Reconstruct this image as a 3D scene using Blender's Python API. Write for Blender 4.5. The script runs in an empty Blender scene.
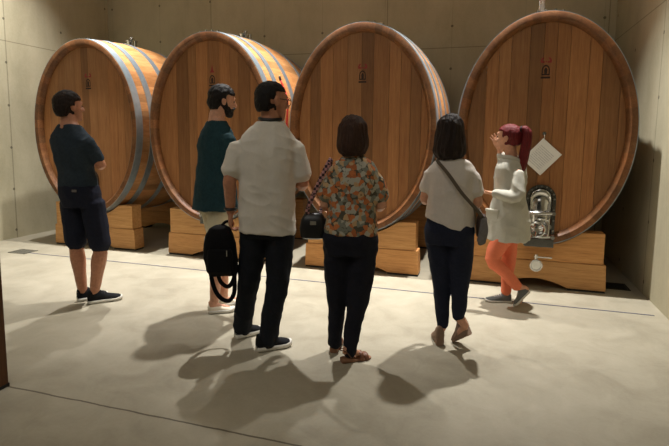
import bpy, bmesh, math, random
from mathutils import Vector, Matrix, noise
random.seed(7)
R = math.radians
scene = bpy.context.scene
COL = scene.collection

# ------------------------------------------------------------------ camera
cam_d = bpy.data.cameras.new('camera')
cam_o = bpy.data.objects.new('camera', cam_d)
COL.objects.link(cam_o)
cx_, cy_, cz_ = (Vector((0.955, 0.297, 0.0105)).normalized(), Vector((-0.0445, 0.1076, 0.9932)), None)
fwd = Vector((-0.294, 0.949, -0.113)).normalized()
rgt = (cx_ - fwd * cx_.dot(fwd)).normalized()
upv = rgt.cross(fwd)
m = Matrix((rgt, upv, -fwd)).transposed().to_4x4()
m.translation = Vector((0, -5.099, 1.45))
cam_o.matrix_world = m
cam_d.sensor_width = 36.0
cam_d.lens = 498.87 / 669 * 36
cam_d.shift_y = -28.0 / 669
cam_d.clip_start = 0.05
scene.camera = cam_o

# ------------------------------------------------------------------ world, lights, exposure
world = bpy.data.worlds.new('world')
scene.world = world
world.use_nodes = True
world.node_tree.nodes['Background'].inputs[0].default_value = (1.0, 0.93, 0.80, 1)
world.node_tree.nodes['Background'].inputs[1].default_value = 0.02

def spot(name, loc, aim, power, cone, blend=0.6, col=(1.0, 0.97, 0.93), rad=0.05):
    d = bpy.data.lights.new(name, 'SPOT')
    d.energy = power; d.spot_size = R(cone); d.spot_blend = blend
    d.color = col; d.shadow_soft_size = rad
    o = bpy.data.objects.new(name, d)
    COL.objects.link(o)
    o.location = loc
    o.rotation_euler = (Vector(aim) - Vector(loc)).to_track_quat('-Z', 'Y').to_euler()
    return o

LAMP_Y = -0.04
for lx, lp in ((-4.25, 1050), (-2.1, 1400), (0.08, 1320)):
    spot('track_spotlight', (lx, LAMP_Y, 4.7), (lx, -0.1, 0), lp, 75, 1.0)

spot('added_wall_fill', (-4.95, -0.25, 5.0), (-6.37, -0.5, 0.5), 700, 85, 1.0)  # unseen spot added to brighten the left wall

def area(name, loc, aim, sx, sy, power, col=(1.0, 0.955, 0.89)):
    d = bpy.data.lights.new(name, 'AREA')
    d.shape = 'RECTANGLE'; d.size = sx; d.size_y = sy; d.energy = power; d.color = col
    o = bpy.data.objects.new(name, d)
    COL.objects.link(o)
    o.location = loc
    o.rotation_euler = (Vector(aim) - Vector(loc)).to_track_quat('-Z', 'Y').to_euler()
    return o

area('added_rear_fill', (-2.4, -5.6, 5.1), (-2.4, -5.4, 0), 6.0, 2.5, 85)  # invented overhead fill behind the camera, added to lift the figures' backs

vs = scene.view_settings
vs.view_transform = 'Standard'
vs.look = 'None'
vs.gamma = 1.0
vs.use_curve_mapping = False
vs.exposure = 0.0

# ------------------------------------------------------------------ materials
def srgb(r, g, b):
    f = lambda c: (c / 255 / 12.92) if c / 255 <= 0.04045 else ((c / 255 + 0.055) / 1.055) ** 2.4
    return (f(r), f(g), f(b), 1.0)

class NT:
    def __init__(s, name):
        s.m = bpy.data.materials.new(name); s.m.use_nodes = True
        s.t = s.m.node_tree; s.b = s.t.nodes['Principled BSDF']
    def n(s, kind, **kw):
        x = s.t.nodes.new(kind)
        for k, v in kw.items():
            if k in x.inputs.keys() if isinstance(k, str) else False:
                x.inputs[k].default_value = v
            else:
                setattr(x, k, v)
        return x
    def l(s, a, b): s.t.links.new(a, b)
    def math(s, op, a, b=None, c=None):
        x = s.t.nodes.new('ShaderNodeMath'); x.operation = op
        for i, v in enumerate((a, b, c)):
            if v is None: continue
            if isinstance(v, (int, float)): x.inputs[i].default_value = v
            else: s.l(v, x.inputs[i])
        return x.outputs[0]
    def mix(s, fac, a, b, mode='MIX'):
        x = s.t.nodes.new('ShaderNodeMix'); x.data_type = 'RGBA'; x.blend_type = mode
        for sock, v in ((x.inputs[0], fac), (x.inputs[6], a), (x.inputs[7], b)):
            if isinstance(v, (int, float, tuple)): sock.default_value = v
            else: s.l(v, sock)
        return x.outputs[2]
    def ramp(s, fac, stops):
        x = s.t.nodes.new('ShaderNodeValToRGB')
        while len(x.color_ramp.elements) < len(stops): x.color_ramp.elements.new(0.5)
        for e, (p, c) in zip(x.color_ramp.elements, stops):
            e.position = p; e.color = c
        s.l(fac, x.inputs[0]); return x.outputs[0]
    def coords(s, scale=(1, 1, 1), which='Object'):
        tc = s.t.nodes.new('ShaderNodeTexCoord'); mp = s.t.nodes.new('ShaderNodeMapping')
        mp.inputs['Scale'].default_value = scale
        s.l(tc.outputs[which], mp.inputs[0]); return mp.outputs[0]
    def noise(s, vec, scale, detail=4, rough=0.55, dist=0.0):
        x = s.t.nodes.new('ShaderNodeTexNoise')
        x.inputs['Scale'].default_value = scale; x.inputs['Detail'].default_value = detail
        x.inputs['Roughness'].default_value = rough; x.inputs['Distortion'].default_value = dist
        s.l(vec, x.inputs['Vector']); return x.outputs[0]
    def bump(s, h, strength=0.3, dist=0.01):
        x = s.t.nodes.new('ShaderNodeBump'); x.inputs['Strength'].default_value = strength
        x.inputs['Distance'].default_value = dist
        s.l(h, x.inputs['Height']); s.l(x.outputs[0], s.b.inputs['Normal'])
    def base(s, c):
        if isinstance(c, tuple): s.b.inputs['Base Color'].default_value = c
        else: s.l(c, s.b.inputs['Base Color'])
    def rough(s, v): s.b.inputs['Roughness'].default_value = v
    def metal(s, v): s.b.inputs['Metallic'].default_value = v

def cloth(name, col, var=0.25, scale=60, rough=0.9, bump=0.15):
    t = NT(name); v = t.coords()
    n1 = t.noise(v, scale, 3); n2 = t.noise(v, 7, 3)
    dark = tuple(c * (1 - var) for c in col[:3]) + (1,)
    lite = tuple(min(1, c * (1 + var)) for c in col[:3]) + (1,)
    t.base(t.ramp(t.math('MULTIPLY_ADD', n1, 0.5, t.math('MULTIPLY', n2, 0.5)), [(0.3, dark), (0.7, lite)]))
    t.rough(rough); t.bump(n1, bump, 0.004)
    t.b.inputs['Specular IOR Level'].default_value = 0.2
    return t.m

def plain(name, col, rough=0.5, metal=0.0, scale=30, var=0.12):
    t = NT(name); v = t.coords(); n = t.noise(v, scale, 3)
    dark = tuple(c * (1 - var) for c in col[:3]) + (1,)
    lite = tuple(min(1, c * (1 + var)) for c in col[:3]) + (1,)
    t.base(t.ramp(n, [(0.3, dark), (0.7, lite)])); t.rough(rough); t.metal(metal)
    return t.m

def concrete_wall(name, axis, x0, hole0):
    """board marked concrete: panel joints and tie holes along one horizontal axis"""
    t = NT(name)
    tc = t.t.nodes.new('ShaderNodeTexCoord'); sp = t.t.nodes.new('ShaderNodeSeparateXYZ')
    t.l(tc.outputs['Object'], sp.inputs[0])
    h = sp.outputs[axis]; z = sp.outputs[2]
    v = t.coords()
    vv = t.coords((1, 1, 0.35))
    big = t.noise(v, 0.7, 5, 0.6); mid = t.noise(vv, 3.0, 6, 0.65, 0.4); fine = t.noise(v, 40, 3)
    k = t.math('ADD', t.math('MULTIPLY', big, 0.55), t.math('ADD', t.math('MULTIPLY', mid, 0.35), t.math('MULTIPLY', fine, 0.10)))
    col = t.ramp(k, [(0.28, srgb(158, 151, 124)), (0.5, srgb(188, 181, 154)), (0.72, srgb(208, 201, 174))])
    # horizontal joint every 2.75 m, vertical joint every 2.87 m and fainter at the tie-hole columns
    def line(val, off, period, width):
        m_ = t.math('PINGPONG', t.math('SUBTRACT', val, off), period / 2)
        return t.math('LESS_THAN', m_, width)
    jz = line(z, 2.722, 2.75, 0.006)
    jh = line(h, x0, 2.87, 0.006)
    jw = line(h, hole0, 0.95, 0.004)
    dx = t.math('PINGPONG', t.math('SUBTRACT', h, hole0), 0.475)
    dz = t.math('PINGPONG', t.math('SUBTRACT', z, 3.015), 0.29)
    r2 = t.math('SQRT', t.math('ADD', t.math('MULTIPLY', dx, dx), t.math('MULTIPLY', dz, dz)))
    hole = t.math('LESS_THAN', r2, 0.018)
    col = t.mix(t.math('MULTIPLY', jz, 0.45), col, srgb(70, 64, 48))
    col = t.mix(t.math('MULTIPLY', jh, 0.45), col, srgb(70, 64, 48))
    col = t.mix(t.math('MULTIPLY', jw, 0.20), col, srgb(85, 78, 60))
    col = t.mix(t.math('MULTIPLY', hole, 0.65), col, srgb(52, 46, 36))
    t.base(col); t.rough(0.75); t.bump(k, 0.25, 0.02)
    t.b.inputs['Specular IOR Level'].default_value = 0.3
    return t.m

def concrete_floor():
    t = NT('polished_concrete_floor')
    tc = t.t.nodes.new('ShaderNodeTexCoord'); sp = t.t.nodes.new('ShaderNodeSeparateXYZ')
    t.l(tc.outputs['Object'], sp.inputs[0])
    v = t.coords()
    a = t.noise(v, 0.9, 6, 0.6, 0.6); b = t.noise(v, 4.0, 6, 0.65, 0.8); c = t.noise(v, 60, 2)
    k = t.math('ADD', t.math('MULTIPLY', a, 0.5), t.math('ADD', t.math('MULTIPLY', b, 0.42), t.math('MULTIPLY', c, 0.08)))
    col = t.ramp(k, [(0.3, srgb(140, 133, 115)), (0.5, srgb(166, 159, 140)), (0.7, srgb(184, 177, 158))])
    wob = t.math('MULTIPLY', t.math('SUBTRACT', t.noise(v, 6, 3), 0.5), 0.02)
    y = t.math('ABSOLUTE', t.math('ADD', t.math('ADD', sp.outputs[1], 3.03), wob))
    j = t.math('LESS_THAN', y, 0.006)
    col = t.mix(t.math('MULTIPLY', j, 0.75), col, srgb(60, 52, 40))
    t.base(col)
    rr = t.math('MULTIPLY_ADD', b, 0.25, 0.38)
    t.l(rr, t.b.inputs['Roughness']); t.bump(k, 0.06, 0.01)
    t.b.inputs['Specular IOR Level'].default_value = 0.35
    return t.m

def wood(name, dark, mid, lite, grain=(14, 14, 0.8), rough=0.5, attr=True, bump=0.12):
    t = NT(name); v = t.coords(grain)
    g1 = t.noise(v, 3.0, 6, 0.6, 0.6); g2 = t.noise(v, 11.0, 3, 0.6, 0.2)
    big = t.noise(t.coords(), 1.6, 3)
    k = t.math('ADD', t.math('MULTIPLY', g1, 0.6), t.math('MULTIPLY', g2, 0.4))
    col = t.ramp(k, [(0.28, dark), (0.5, mid), (0.74, lite)])
    if attr:
        at = t.t.nodes.new('ShaderNodeAttribute'); at.attribute_name = 'tint'
        col = t.mix(1.0, col, at.outputs['Color'], 'MULTIPLY')
    col = t.mix(t.ramp(big, [(0.3, (0,0,0,1)), (0.7, (.35,.35,.35,1))]), col, t.mix(1.0, col, (0.80,0.76,0.72,1), 'MULTIPLY'))
    t.base(col); t.rough(rough); t.bump(k, bump, 0.004)
    t.b.inputs['Specular IOR Level'].default_value = 0.35
    return t.m

def floral():
    t = NT('floral_print_cotton'); v = t.coords()
    nv = t.t.nodes.new('ShaderNodeTexNoise'); nv.inputs['Scale'].default_value = 26
    t.l(v, nv.inputs['Vector'])
    v2 = t.mix(0.035, v, nv.outputs['Color'], 'ADD')
    vo = t.t.nodes.new('ShaderNodeTexVoronoi'); vo.inputs['Scale'].default_value = 33
    t.l(v2, vo.inputs['Vector'])
    sx = t.t.nodes.new('ShaderNodeSeparateColor'); t.l(vo.outputs['Color'], sx.inputs[0])
    x = t.t.nodes.new('ShaderNodeValToRGB'); x.color_ramp.interpolation = 'CONSTANT'
    stops = [(0, srgb(186, 112, 66)), (0.20, srgb(172, 168, 152)), (0.45, srgb(166, 98, 60)), (0.58, srgb(122, 124, 110)), (0.80, srgb(184, 152, 112))]
    while len(x.color_ramp.elements) < len(stops): x.color_ramp.elements.new(0.5)
    for e, (p, c) in zip(x.color_ramp.elements, stops): e.position = p; e.color = c
    t.l(sx.outputs[0], x.inputs[0])
    petal = t.math('GREATER_THAN', vo.outputs['Distance'], 0.68)
    col = t.mix(petal, x.outputs[0], srgb(82, 78, 66))
    core = t.math('LESS_THAN', vo.outputs['Distance'], 0.13)
    col = t.mix(t.math('MULTIPLY', core, 0.7), col, srgb(84, 60, 40))
    t.base(col); t.rough(0.85)
    t.b.inputs['Specular IOR Level'].default_value = 0.2
    return t.m

M = {}
M['wall_back'] = concrete_wall('formwork_concrete_back', 0, -1.494, 1.322)
M['wall_side'] = concrete_wall('formwork_concrete_side', 1, 0.24, 1.18)
M['floor'] = concrete_floor()
M['ceiling'] = plain('ceiling_concrete', srgb(205, 199, 182), 0.85, 0, 2)
M['stave'] = wood('oak_staves', srgb(142, 94, 54), srgb(178, 126, 78), srgb(200, 152, 104), (9, 1.0, 9), 0.45)
M['head'] = wood('oak_head_boards', srgb(130, 86, 52), srgb(158, 109, 67), srgb(178, 130, 84), (16, 16, 0.7), 0.5)
M['chime'] = wood('oak_chime', srgb(96, 60, 35), srgb(124, 81, 48), srgb(148, 104, 66), (7, 7, 7), 0.45)
M['beam'] = wood('cradle_timber', srgb(166, 114, 66), srgb(202, 148, 90), srgb(218, 170, 112), (0.9, 10, 12), 0.55)
M['post'] = wood('brown_post_wood', srgb(70, 42, 22), srgb(96, 60, 32), srgb(112, 74, 42), (10, 10, 0.8), 0.5, attr=False)
M['hoop'] = plain('galvanised_hoop_steel', srgb(156, 170, 180), 0.42, 0.75, 18, 0.10)
M['steel'] = plain('polished_stainless', srgb(205, 205, 202), 0.14, 1.0, 12, 0.05)
M['steel_dark'] = plain('dark_stainless', srgb(110, 110, 106), 0.25, 0.9, 20)
M['rubber'] = plain('black_rubber', srgb(26, 26, 26), 0.6)
M['brand_dark'] = plain('burnt_brand', srgb(48, 28, 18), 0.7)
M['brand_red'] = plain('red_stencil', srgb(150, 46, 48), 0.7)
M['glass'] = plain('clear_fermentation_glass', (0.95, 0.97, 0.97, 1), 0.03)
M['glass'].node_tree.nodes['Principled BSDF'].inputs['Transmission Weight'].default_value = 0.9
def paper():
    t = NT('printed_paper'); tc = t.t.nodes.new('ShaderNodeTexCoord'); sp = t.t.nodes.new('ShaderNodeSeparateXYZ')
    t.l(tc.outputs['Object'], sp.inputs[0]); x, z = sp.outputs[0], sp.outputs[2]
    row = t.math('GREATER_THAN', t.math('FRACT', t.math('MULTIPLY', z, 52)), 0.6)
    ins = t.math('MULTIPLY', t.math('GREATER_THAN', x, .02), t.math('LESS_THAN', x, .18))
    ins = t.math('MULTIPLY', ins, t.math('MULTIPLY', t.math('LESS_THAN', z, -.05), t.math('GREATER_THAN', z, -.24)))
    wordy = t.math('GREATER_THAN', t.noise(t.coords((60, 1, 52)), 1.0, 2), 0.42)
    t.base(t.mix(t.math('MULTIPLY', t.math('MULTIPLY', row, ins), t.math('MULTIPLY', wordy, 0.5)), srgb(244, 243, 238), srgb(140, 142, 148)))
    t.rough(0.3); return t.m
M['paper'] = paper()
M['print'] = plain('grey_print', srgb(150, 150, 146), 0.6)
M['red'] = plain('red_plastic', srgb(190, 44, 36), 0.4)
M['grate'] = plain('grey_grate_steel', srgb(120, 118, 106), 0.5, 0.5)
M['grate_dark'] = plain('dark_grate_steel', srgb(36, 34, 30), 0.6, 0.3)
M['channel'] = plain('blue_grey_strip', srgb(78, 82, 100), 0.5)

def skin_mat(name, col):
    t = NT(name); n = t.noise(t.coords(), 45, 3)
    t.base(t.ramp(n, [(0.3, tuple(c * 0.85 for c in col[:3]) + (1,)), (0.7, tuple(min(1, c * 1.1) for c in col[:3]) + (1,))]))
    t.rough(0.5); t.b.inputs['Subsurface Weight'].default_value = 0.08
    t.b.inputs['Subsurface Radius'].default_value = (0.012, 0.005, 0.003)
    return t.m
def hair_mat(name, col, rough=0.62):
    t = NT(name); n = t.noise(t.coords((90, 90, 8)), 2.0, 4)
    t.base(t.ramp(n, [(0.3, tuple(c * 0.5 for c in col[:3]) + (1,)), (0.7, tuple(min(1, c * 1.5) for c in col[:3]) + (1,))]))
    t.rough(rough); t.bump(n, 0.7, 0.008); t.b.inputs['Specular IOR Level'].default_value = 0.25
    return t.m

M['skin'] = skin_mat('skin_light', srgb(206, 152, 122))
M['skin_tan'] = skin_mat('skin_tan', srgb(184, 128, 98))
M['hair_dark'] = hair_mat('dark_brown_hair', srgb(36, 25, 19))
M['hair_black'] = hair_mat('black_hair', srgb(26, 22, 20))
M['hair_brown'] = hair_mat('brown_hair', srgb(58, 38, 28))
M['hair_red'] = hair_mat('dyed_red_hair', srgb(98, 24, 27), 0.5)
M['eye'] = plain('eye', srgb(60, 44, 34), 0.2)
M['tee_navy'] = cloth('dark_teal_grey_jersey', srgb(44, 54, 62))
M['shorts_navy'] = cloth('dark_navy_twill', srgb(30, 33, 46))
M['tee_teal'] = cloth('teal_jersey', srgb(34, 60, 66))
M['khaki'] = cloth('light_khaki_cotton', srgb(206, 196, 168), 0.08)
M['tee_white'] = cloth('white_jersey', srgb(214, 208, 196), 0.05)
M['tee_cream'] = cloth('white_thin_cotton', srgb(210, 202, 192), 0.06)
M['trouser_dark'] = cloth('charcoal_trousers', srgb(27, 30, 36))
M['jeans'] = cloth('dark_blue_denim', srgb(33, 37, 52))
M['jeans_black'] = cloth('blue_black_trousers', srgb(28, 29, 38))
M['floral'] = floral()
M['coat'] = cloth('pale_grey_cotton_jacket', srgb(182, 180, 168), 0.06)
M['orange'] = cloth('coral_orange_trousers', srgb(228, 126, 92), 0.08)
M['shoe_black'] = cloth('black_mesh_shoe', srgb(26, 27, 30), 0.3, 120)
M['sole_white'] = plain('white_rubber_sole', srgb(214, 210, 200), 0.6)
M['shoe_cream'] = cloth('cream_canvas', srgb(226, 216, 194), 0.06)
M['shoe_grey'] = cloth('grey_canvas', srgb(104, 106, 104), 0.15)
M['suede'] = cloth('taupe_suede', srgb(140, 116, 98), 0.12)
M['leather_brown'] = plain('brown_leather', srgb(112, 72, 52), 0.5)
M['cork'] = plain('brown_wedge', srgb(136, 96, 70), 0.7)
M['bag_black'] = cloth('black_nylon', srgb(15, 15, 17), 0.3, 90)
M['bag_leather'] = plain('black_leather', srgb(18, 17, 18), 0.4)
M['strap_pattern'] = None
M['brown_bag'] = plain('dark_brown_leather', srgb(58, 42, 34), 0.5)
M['strap_grey'] = cloth('taupe_webbing', srgb(96, 86, 74), 0.1)
M['grey_mesh'] = cloth('grey_net_pouch', srgb(112, 108, 104), 0.2)
M['black'] = plain('black_plastic', srgb(16, 16, 17), 0.4)
def strap_pattern():
    t = NT('pink_and_black_woven_strap'); v = t.coords()
    c = t.t.nodes.new('ShaderNodeTexChecker'); c.inputs['Scale'].default_value = 55
    c.inputs['Color1'].default_value = srgb(190, 140, 140); c.inputs['Color2'].default_value = srgb(52, 34, 40)
    t.l(v, c.inputs['Vector']); t.base(c.outputs['Color']); t.rough(0.8)
    return t.m
M['strap_pattern'] = strap_pattern()

# ------------------------------------------------------------------ mesh helpers
class MB:
    def __init__(s): s.v = []; s.f = []; s.t = []
    def add(s, vs_, fs_, tint=None):
        o = len(s.v); s.v += [tuple(p) for p in vs_]
        for f in fs_:
            s.f.append(tuple(i + o for i in f)); s.t.append(tint)
        return s
    def box(s, lo, hi, tint=None, mat=None):
        x0, y0, z0 = lo; x1, y1, z1 = hi
        v = [Vector(p) for p in ((x0,y0,z0),(x1,y0,z0),(x1,y1,z0),(x0,y1,z0),(x0,y0,z1),(x1,y0,z1),(x1,y1,z1),(x0,y1,z1))]
        if mat: v = [mat @ p for p in v]
        return s.add(v, [(0,3,2,1),(4,5,6,7),(0,1,5,4),(1,2,6,5),(2,3,7,6),(3,0,4,7)], tint)
    def loft(s, rings, cap=True, closed=False, tint=None):
        n = len(rings[0]); v = [p for r in rings for p in r]; f = []
        m_ = len(rings)
        for i in range(m_ if closed else m_ - 1):
            a, b = i * n, ((i + 1) % m_) * n
            for j in range(n):
                k = (j + 1) % n
                f.append((a + j, a + k, b + k, b + j))
        if cap and not closed:
            for base, ring, flip in ((0, rings[0], True), ((m_ - 1) * n, rings[-1], False)):
                c = sum((Vector(p) for p in ring), Vector()) / n
                v.append(c); ci = len(v) - 1
                for j in range(n):
                    k = (j + 1) % n
                    f.append((ci, base + k, base + j) if flip else (ci, base + j, base + k))
        return s.add(v, f, tint)
    def tube(s, pts, radii, n=12, cap=True, smooth=3, flat=1.0, ref=None, round_end=True):
        pts = [Vector(p) for p in pts]
        if isinstance(radii, (int, float)): radii = [radii] * len(pts)
        if smooth > 1 and len(pts) > 2:
            P, Q = [], []
            for i in range(len(pts) - 1):
                p0 = pts[max(i - 1, 0)]; p1 = pts[i]; p2 = pts[i + 1]; p3 = pts[min(i + 2, len(pts) - 1)]
                for k in range(smooth):
                    t = k / smooth
                    P.append(0.5 * ((2 * p1) + (p2 - p0) * t + (2 * p0 - 5 * p1 + 4 * p2 - p3) * t * t + (3 * p1 - p0 - 3 * p2 + p3) * t ** 3))
                    e = t * t * (3 - 2 * t); Q.append(radii[i] * (1 - e) + radii[i + 1] * e)
            P.append(pts[-1]); Q.append(radii[-1]); pts, radii = P, Q
        rings = []; nrm = None
        for i, p in enumerate(pts):
            d = (pts[min(i + 1, len(pts) - 1)] - pts[max(i - 1, 0)]).normalized()
            if nrm is None:
                a = Vector(ref) if ref else (Vector((0, 0, 1)) if abs(d.z) < 0.9 else Vector((0, 1, 0)))
                nrm = (a - d * a.dot(d)).normalized()
            else:
                nrm = (nrm - d * nrm.dot(d)).normalized()
            bi = d.cross(nrm)
            def ring(c, r):
                return [c + nrm * (r * flat * math.cos(2 * math.pi * j / n)) + bi * (r * math.sin(2 * math.pi * j / n)) for j in range(n)]
            if i == 0 and round_end: rings.append(ring(p - d * radii[0] * 0.55, radii[0] * 0.6))
            rings.append(ring(p, radii[i]))
            if i == len(pts) - 1 and round_end: rings.append(ring(p + d * radii[i] * 0.55, radii[i] * 0.6))
        return s.loft(rings, cap)
    def ell(s, c, r, mat=None, nu=16, nv=10):
        c = Vector(c); rings = []
        for i in range(nv + 1):
            th = math.pi * (i + 0.02 if i == 0 else (i - 0.02 if i == nv else i)) / nv
            ring = []
            for j in range(nu):
                ph = 2 * math.pi * j / nu
                p = Vector((r[0] * math.sin(th) * math.cos(ph), r[1] * math.sin(th) * math.sin(ph), -r[2] * math.cos(th)))
                ring.append((mat @ p + c) if mat and len(mat) == 3 else c + p)
            rings.append(ring)
        return s.loft(rings)
    def cyl(s, a, b, r, n=20, tint=None, r2=None):
        a, b = Vector(a), Vector(b); d = (b - a).normalized()
        x = Vector((0, 0, 1)) if abs(d.z) < 0.9 else Vector((1, 0, 0))
        u = (x - d * x.dot(d)).normalized(); w = d.cross(u)
        r2 = r if r2 is None else r2
        return s.loft([[c + (u * math.cos(2*math.pi*j/n) + w * math.sin(2*math.pi*j/n)) * q for j in range(n)] for c, q in ((a, r), (b, r2))], True, tint=tint)
    def torus(s, c, axis, R_, r, n=28, k=8):
        d = Vector(axis).normalized(); x = Vector((0, 0, 1)) if abs(d.z) < 0.9 else Vector((1, 0, 0))
        u = (x - d * x.dot(d)).normalized(); w = d.cross(u); c = Vector(c); rings = []
        for i in range(n):
            a = 2 * math.pi * i / n; e = u * math.cos(a) + w * math.sin(a)
            rings.append([c + e * (R_ + r * math.cos(2*math.pi*j/k)) + d * (r * math.sin(2*math.pi*j/k)) for j in range(k)])
        return s.loft(rings, False, True)
    def prism(s, poly, y0, y1, tint=None, mat=None):
        """polygon in x,z extruded along y"""
        n = len(poly)
        v = [Vector((x, y0, z)) for x, z in poly] + [Vector((x, y1, z)) for x, z in poly]
        if mat: v = [mat @ p for p in v]
        f = [tuple(range(n)), tuple(range(2 * n - 1, n - 1, -1))] + [(i, i + n, (i + 1) % n + n, (i + 1) % n) for i in range(n)]
        return s.add(v, f, tint)
    def xf(s, mat):
        s.v = [tuple(mat @ Vector(p)) for p in s.v]; return s
    def build(s, name, mat, parent=None, smooth=True, bevel=0.0, angle=40):
        me = bpy.data.meshes.new(name); me.from_pydata(s.v, [], s.f)
        bm = bmesh.new(); bm.from_mesh(me)
        bmesh.ops.recalc_face_normals(bm, faces=bm.faces)
        for e in bm.edges:
            if len(e.link_faces) == 2 and e.calc_face_angle(0) > R(angle): e.smooth = False
        for f in bm.faces: f.smooth = smooth
        bm.to_mesh(me); bm.free()
        if any(t is not None for t in s.t):
            ca = me.color_attributes.new('tint', 'FLOAT_COLOR', 'CORNER')
            for p in me.polygons:
                t = s.t[p.index] or (1, 1, 1)
                for li in p.loop_indices: ca.data[li].color = (t[0], t[1], t[2], 1)
        ob = bpy.data.objects.new(name, me); COL.objects.link(ob)
        me.materials.append(mat)
        if parent: ob.parent = parent
        if bevel:
            bv = ob.modifiers.new('bevel', 'BEVEL'); bv.width = bevel; bv.segments = 2; bv.limit_method = 'ANGLE'; bv.angle_limit = R(50)
        return ob
    def remesh(s, name, mat, parent, vox=0.006, smooth=3, wr=None):
        me = bpy.data.meshes.new(name + '_source'); me.from_pydata(s.v, [], s.f)
        ob = bpy.data.objects.new(name, me); COL.objects.link(ob)
        md = ob.modifiers.new('remesh', 'REMESH'); md.mode = 'VOXEL'; md.voxel_size = vox; md.use_smooth_shade = True
        if smooth:
            sm = ob.modifiers.new('smooth', 'SMOOTH'); sm.factor = 0.5; sm.iterations = smooth
        dg = bpy.context.evaluated_depsgraph_get(); dg.update()
        me2 = bpy.data.meshes.new_from_object(ob.evaluated_get(dg))
        ob.modifiers.clear(); ob.data = me2; bpy.data.meshes.remove(me)
        me2.name = name
        if wr:
            nr = [v.normal.copy() for v in me2.vertices]
            for v, n_ in zip(me2.vertices, nr): v.co = v.co + n_ * wr(v.co)
        for p in me2.polygons: p.use_smooth = True
        me2.materials.clear(); me2.materials.append(mat)
        if parent: ob.parent = parent
        return ob

def tag(o, label, cat, group=None, kind=None):
    o['label'] = label; o['category'] = cat
    if group: o['group'] = group
    if kind: o['kind'] = kind
    return o
def thing(name, loc, rotz, label, cat, group=None):
    o = bpy.data.objects.new(name, None); o.empty_display_size = 0.2
    COL.objects.link(o); o.location = loc; o.rotation_euler = (0, 0, rotz)
    return tag(o, label, cat, group)
def structure(o, label=None):
    o['kind'] = 'structure'
    if label: o['label'] = label
    return o

# ------------------------------------------------------------------ room
XL, XR, YB, YF, H = -6.37, 1.458, 2.2, -9.0, 5.2
structure(MB().box((XL - .2, YF, -.2), (XR + .2, YB + .2, 0)).build('floor', M['floor']), 'pale polished concrete floor with a saw-cut joint')['category'] = 'floor'
structure(MB().box((XL - .2, YB, 0), (XR + .2, YB + .2, H)).build('wall_back', M['wall_back']), 'board-marked concrete wall behind the casks')['category'] = 'wall'
structure(MB().box((XL - .2, YF, 0), (XL, YB, H)).build('wall_left', M['wall_side']), 'concrete wall with tie holes at the left')['category'] = 'wall'
structure(MB().box((XR, YF, 0), (XR + .2, YB, H)).build('wall_right', M['wall_side']), 'concrete wall at the right edge, shaded by the last cask')['category'] = 'wall'
structure(MB().box((XL - .2, YF, H), (XR + .2, YB + .2, H + .2)).build('ceiling', M['ceiling']), 'plain concrete ceiling above the casks')['category'] = 'ceiling'
structure(MB().box((-5.40, -.446, 0), (1.375, -.428, .002)).build('trim_1', M['channel']), 'thin blue-grey inlaid line across the floor')['category'] = 'floor strip'

def floor_grate(x0, x1, y0, y1, mf, mbar, label):
    t = thing('floor_grate', ((x0 + x1) / 2, (y0 + y1) / 2, 0), 0, label, 'grate')
    w, d = (x1 - x0) / 2, (y1 - y0) / 2
    b = MB()
    for lo, hi in (((-w, -d), (w, -d + .015)), ((-w, d - .015), (w, d)), ((-w, -d), (-w + .015, d)), ((w - .015, -d), (w, d))):
        b.box((lo[0], lo[1], 0), (hi[0], hi[1], .006))
    b.build('frame', mf, t)
    s_ = MB(); n = 14
    for i in range(n):
        x = -w + .02 + (2 * w - .04) * (i + .5) / n
        s_.box((x - .006, -d + .01, 0), (x + .006, d - .01, .005))
    s_.build('grille', mbar, t)
    return t
floor_grate(-5.65, -5.39, -.51, -.31, M['grate'], M['grate'], 'grey metal floor grate at the left end of the floor line')
floor_grate(1.13, 1.37, .28, .52, M['grate_dark'], M['grate_dark'], 'dark floor grate in the shadow beside the rightmost cradle')

pt = thing('wooden_post', (-2.69, -3.06, 0), 0, 'brown wooden post cut off by the left edge of the photo', 'post')
MB().box((-.08, -.035, 0), (.08, .035, 2.3)).build('shaft', M['post'], pt, bevel=.006)
MB().box((-.082, -.037, 0), (.082, .037, .02)).build('foot', M['rubber'], pt)

# ------------------------------------------------------------------ casks
CA, CB, CZ, CL, CE = 0.785, 1.086, 1.086, 1.9, 0.06      # half width, half height, centre above cask bottom, length, bulge
CBASE = 0.459
CASKX = (-4.888, -3.118, -1.311, 0.471)

def bulge(y): return 1 + CE * (1 - (2 * y / CL - 1) ** 2)
def ellipse(y, off=0.0, n=120, s=None):
    s = bulge(y) if s is None else s
    return [Vector(((CA * s + off) * math.cos(2*math.pi*j/n), y, CZ + (CB * s + off) * math.sin(2*math.pi*j/n))) for j in range(n)]
def rt(base=1.0, var=0.14, warm=0.05):
    k = base + random.uniform(-var, var); w = random.uniform(-warm, warm)
    return (k * (1 + w), k, k * (1 - w))

def board_disc(ax, bz, yf, yb, width, seed):
    """vertical head boards filling an ellipse"""
    rnd = random.Random(seed); b = MB(); x = -ax + .001
    while x < ax - .002:
        w = width * rnd.uniform(.75, 1.25); x1 = min(x + w, ax - .001)
        if ax - x1 < .03: x1 = ax - .001
        k = rnd.choice((rnd.uniform(.62, .85), rnd.uniform(.9, 1.1), rnd.uniform(1.0, 1.25))); wm = rnd.uniform(-.05, .05); tint = (k * (1 + wm), k, k * (1 - wm))
        g = .0015; xs = [x + g + (x1 - x - 2 * g) * i / 4 for i in range(5)]
        hz = [bz * math.sqrt(max(0.0, 1 - (q / ax) ** 2)) for q in xs]
        poly = [(q, CZ - h_) for q, h_ in zip(xs, hz)] + [(q, CZ + h_) for q, h_ in zip(reversed(xs), reversed(hz))]
        b.prism(poly, yf, yb, tint)
        x = x1
    return b

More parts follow.
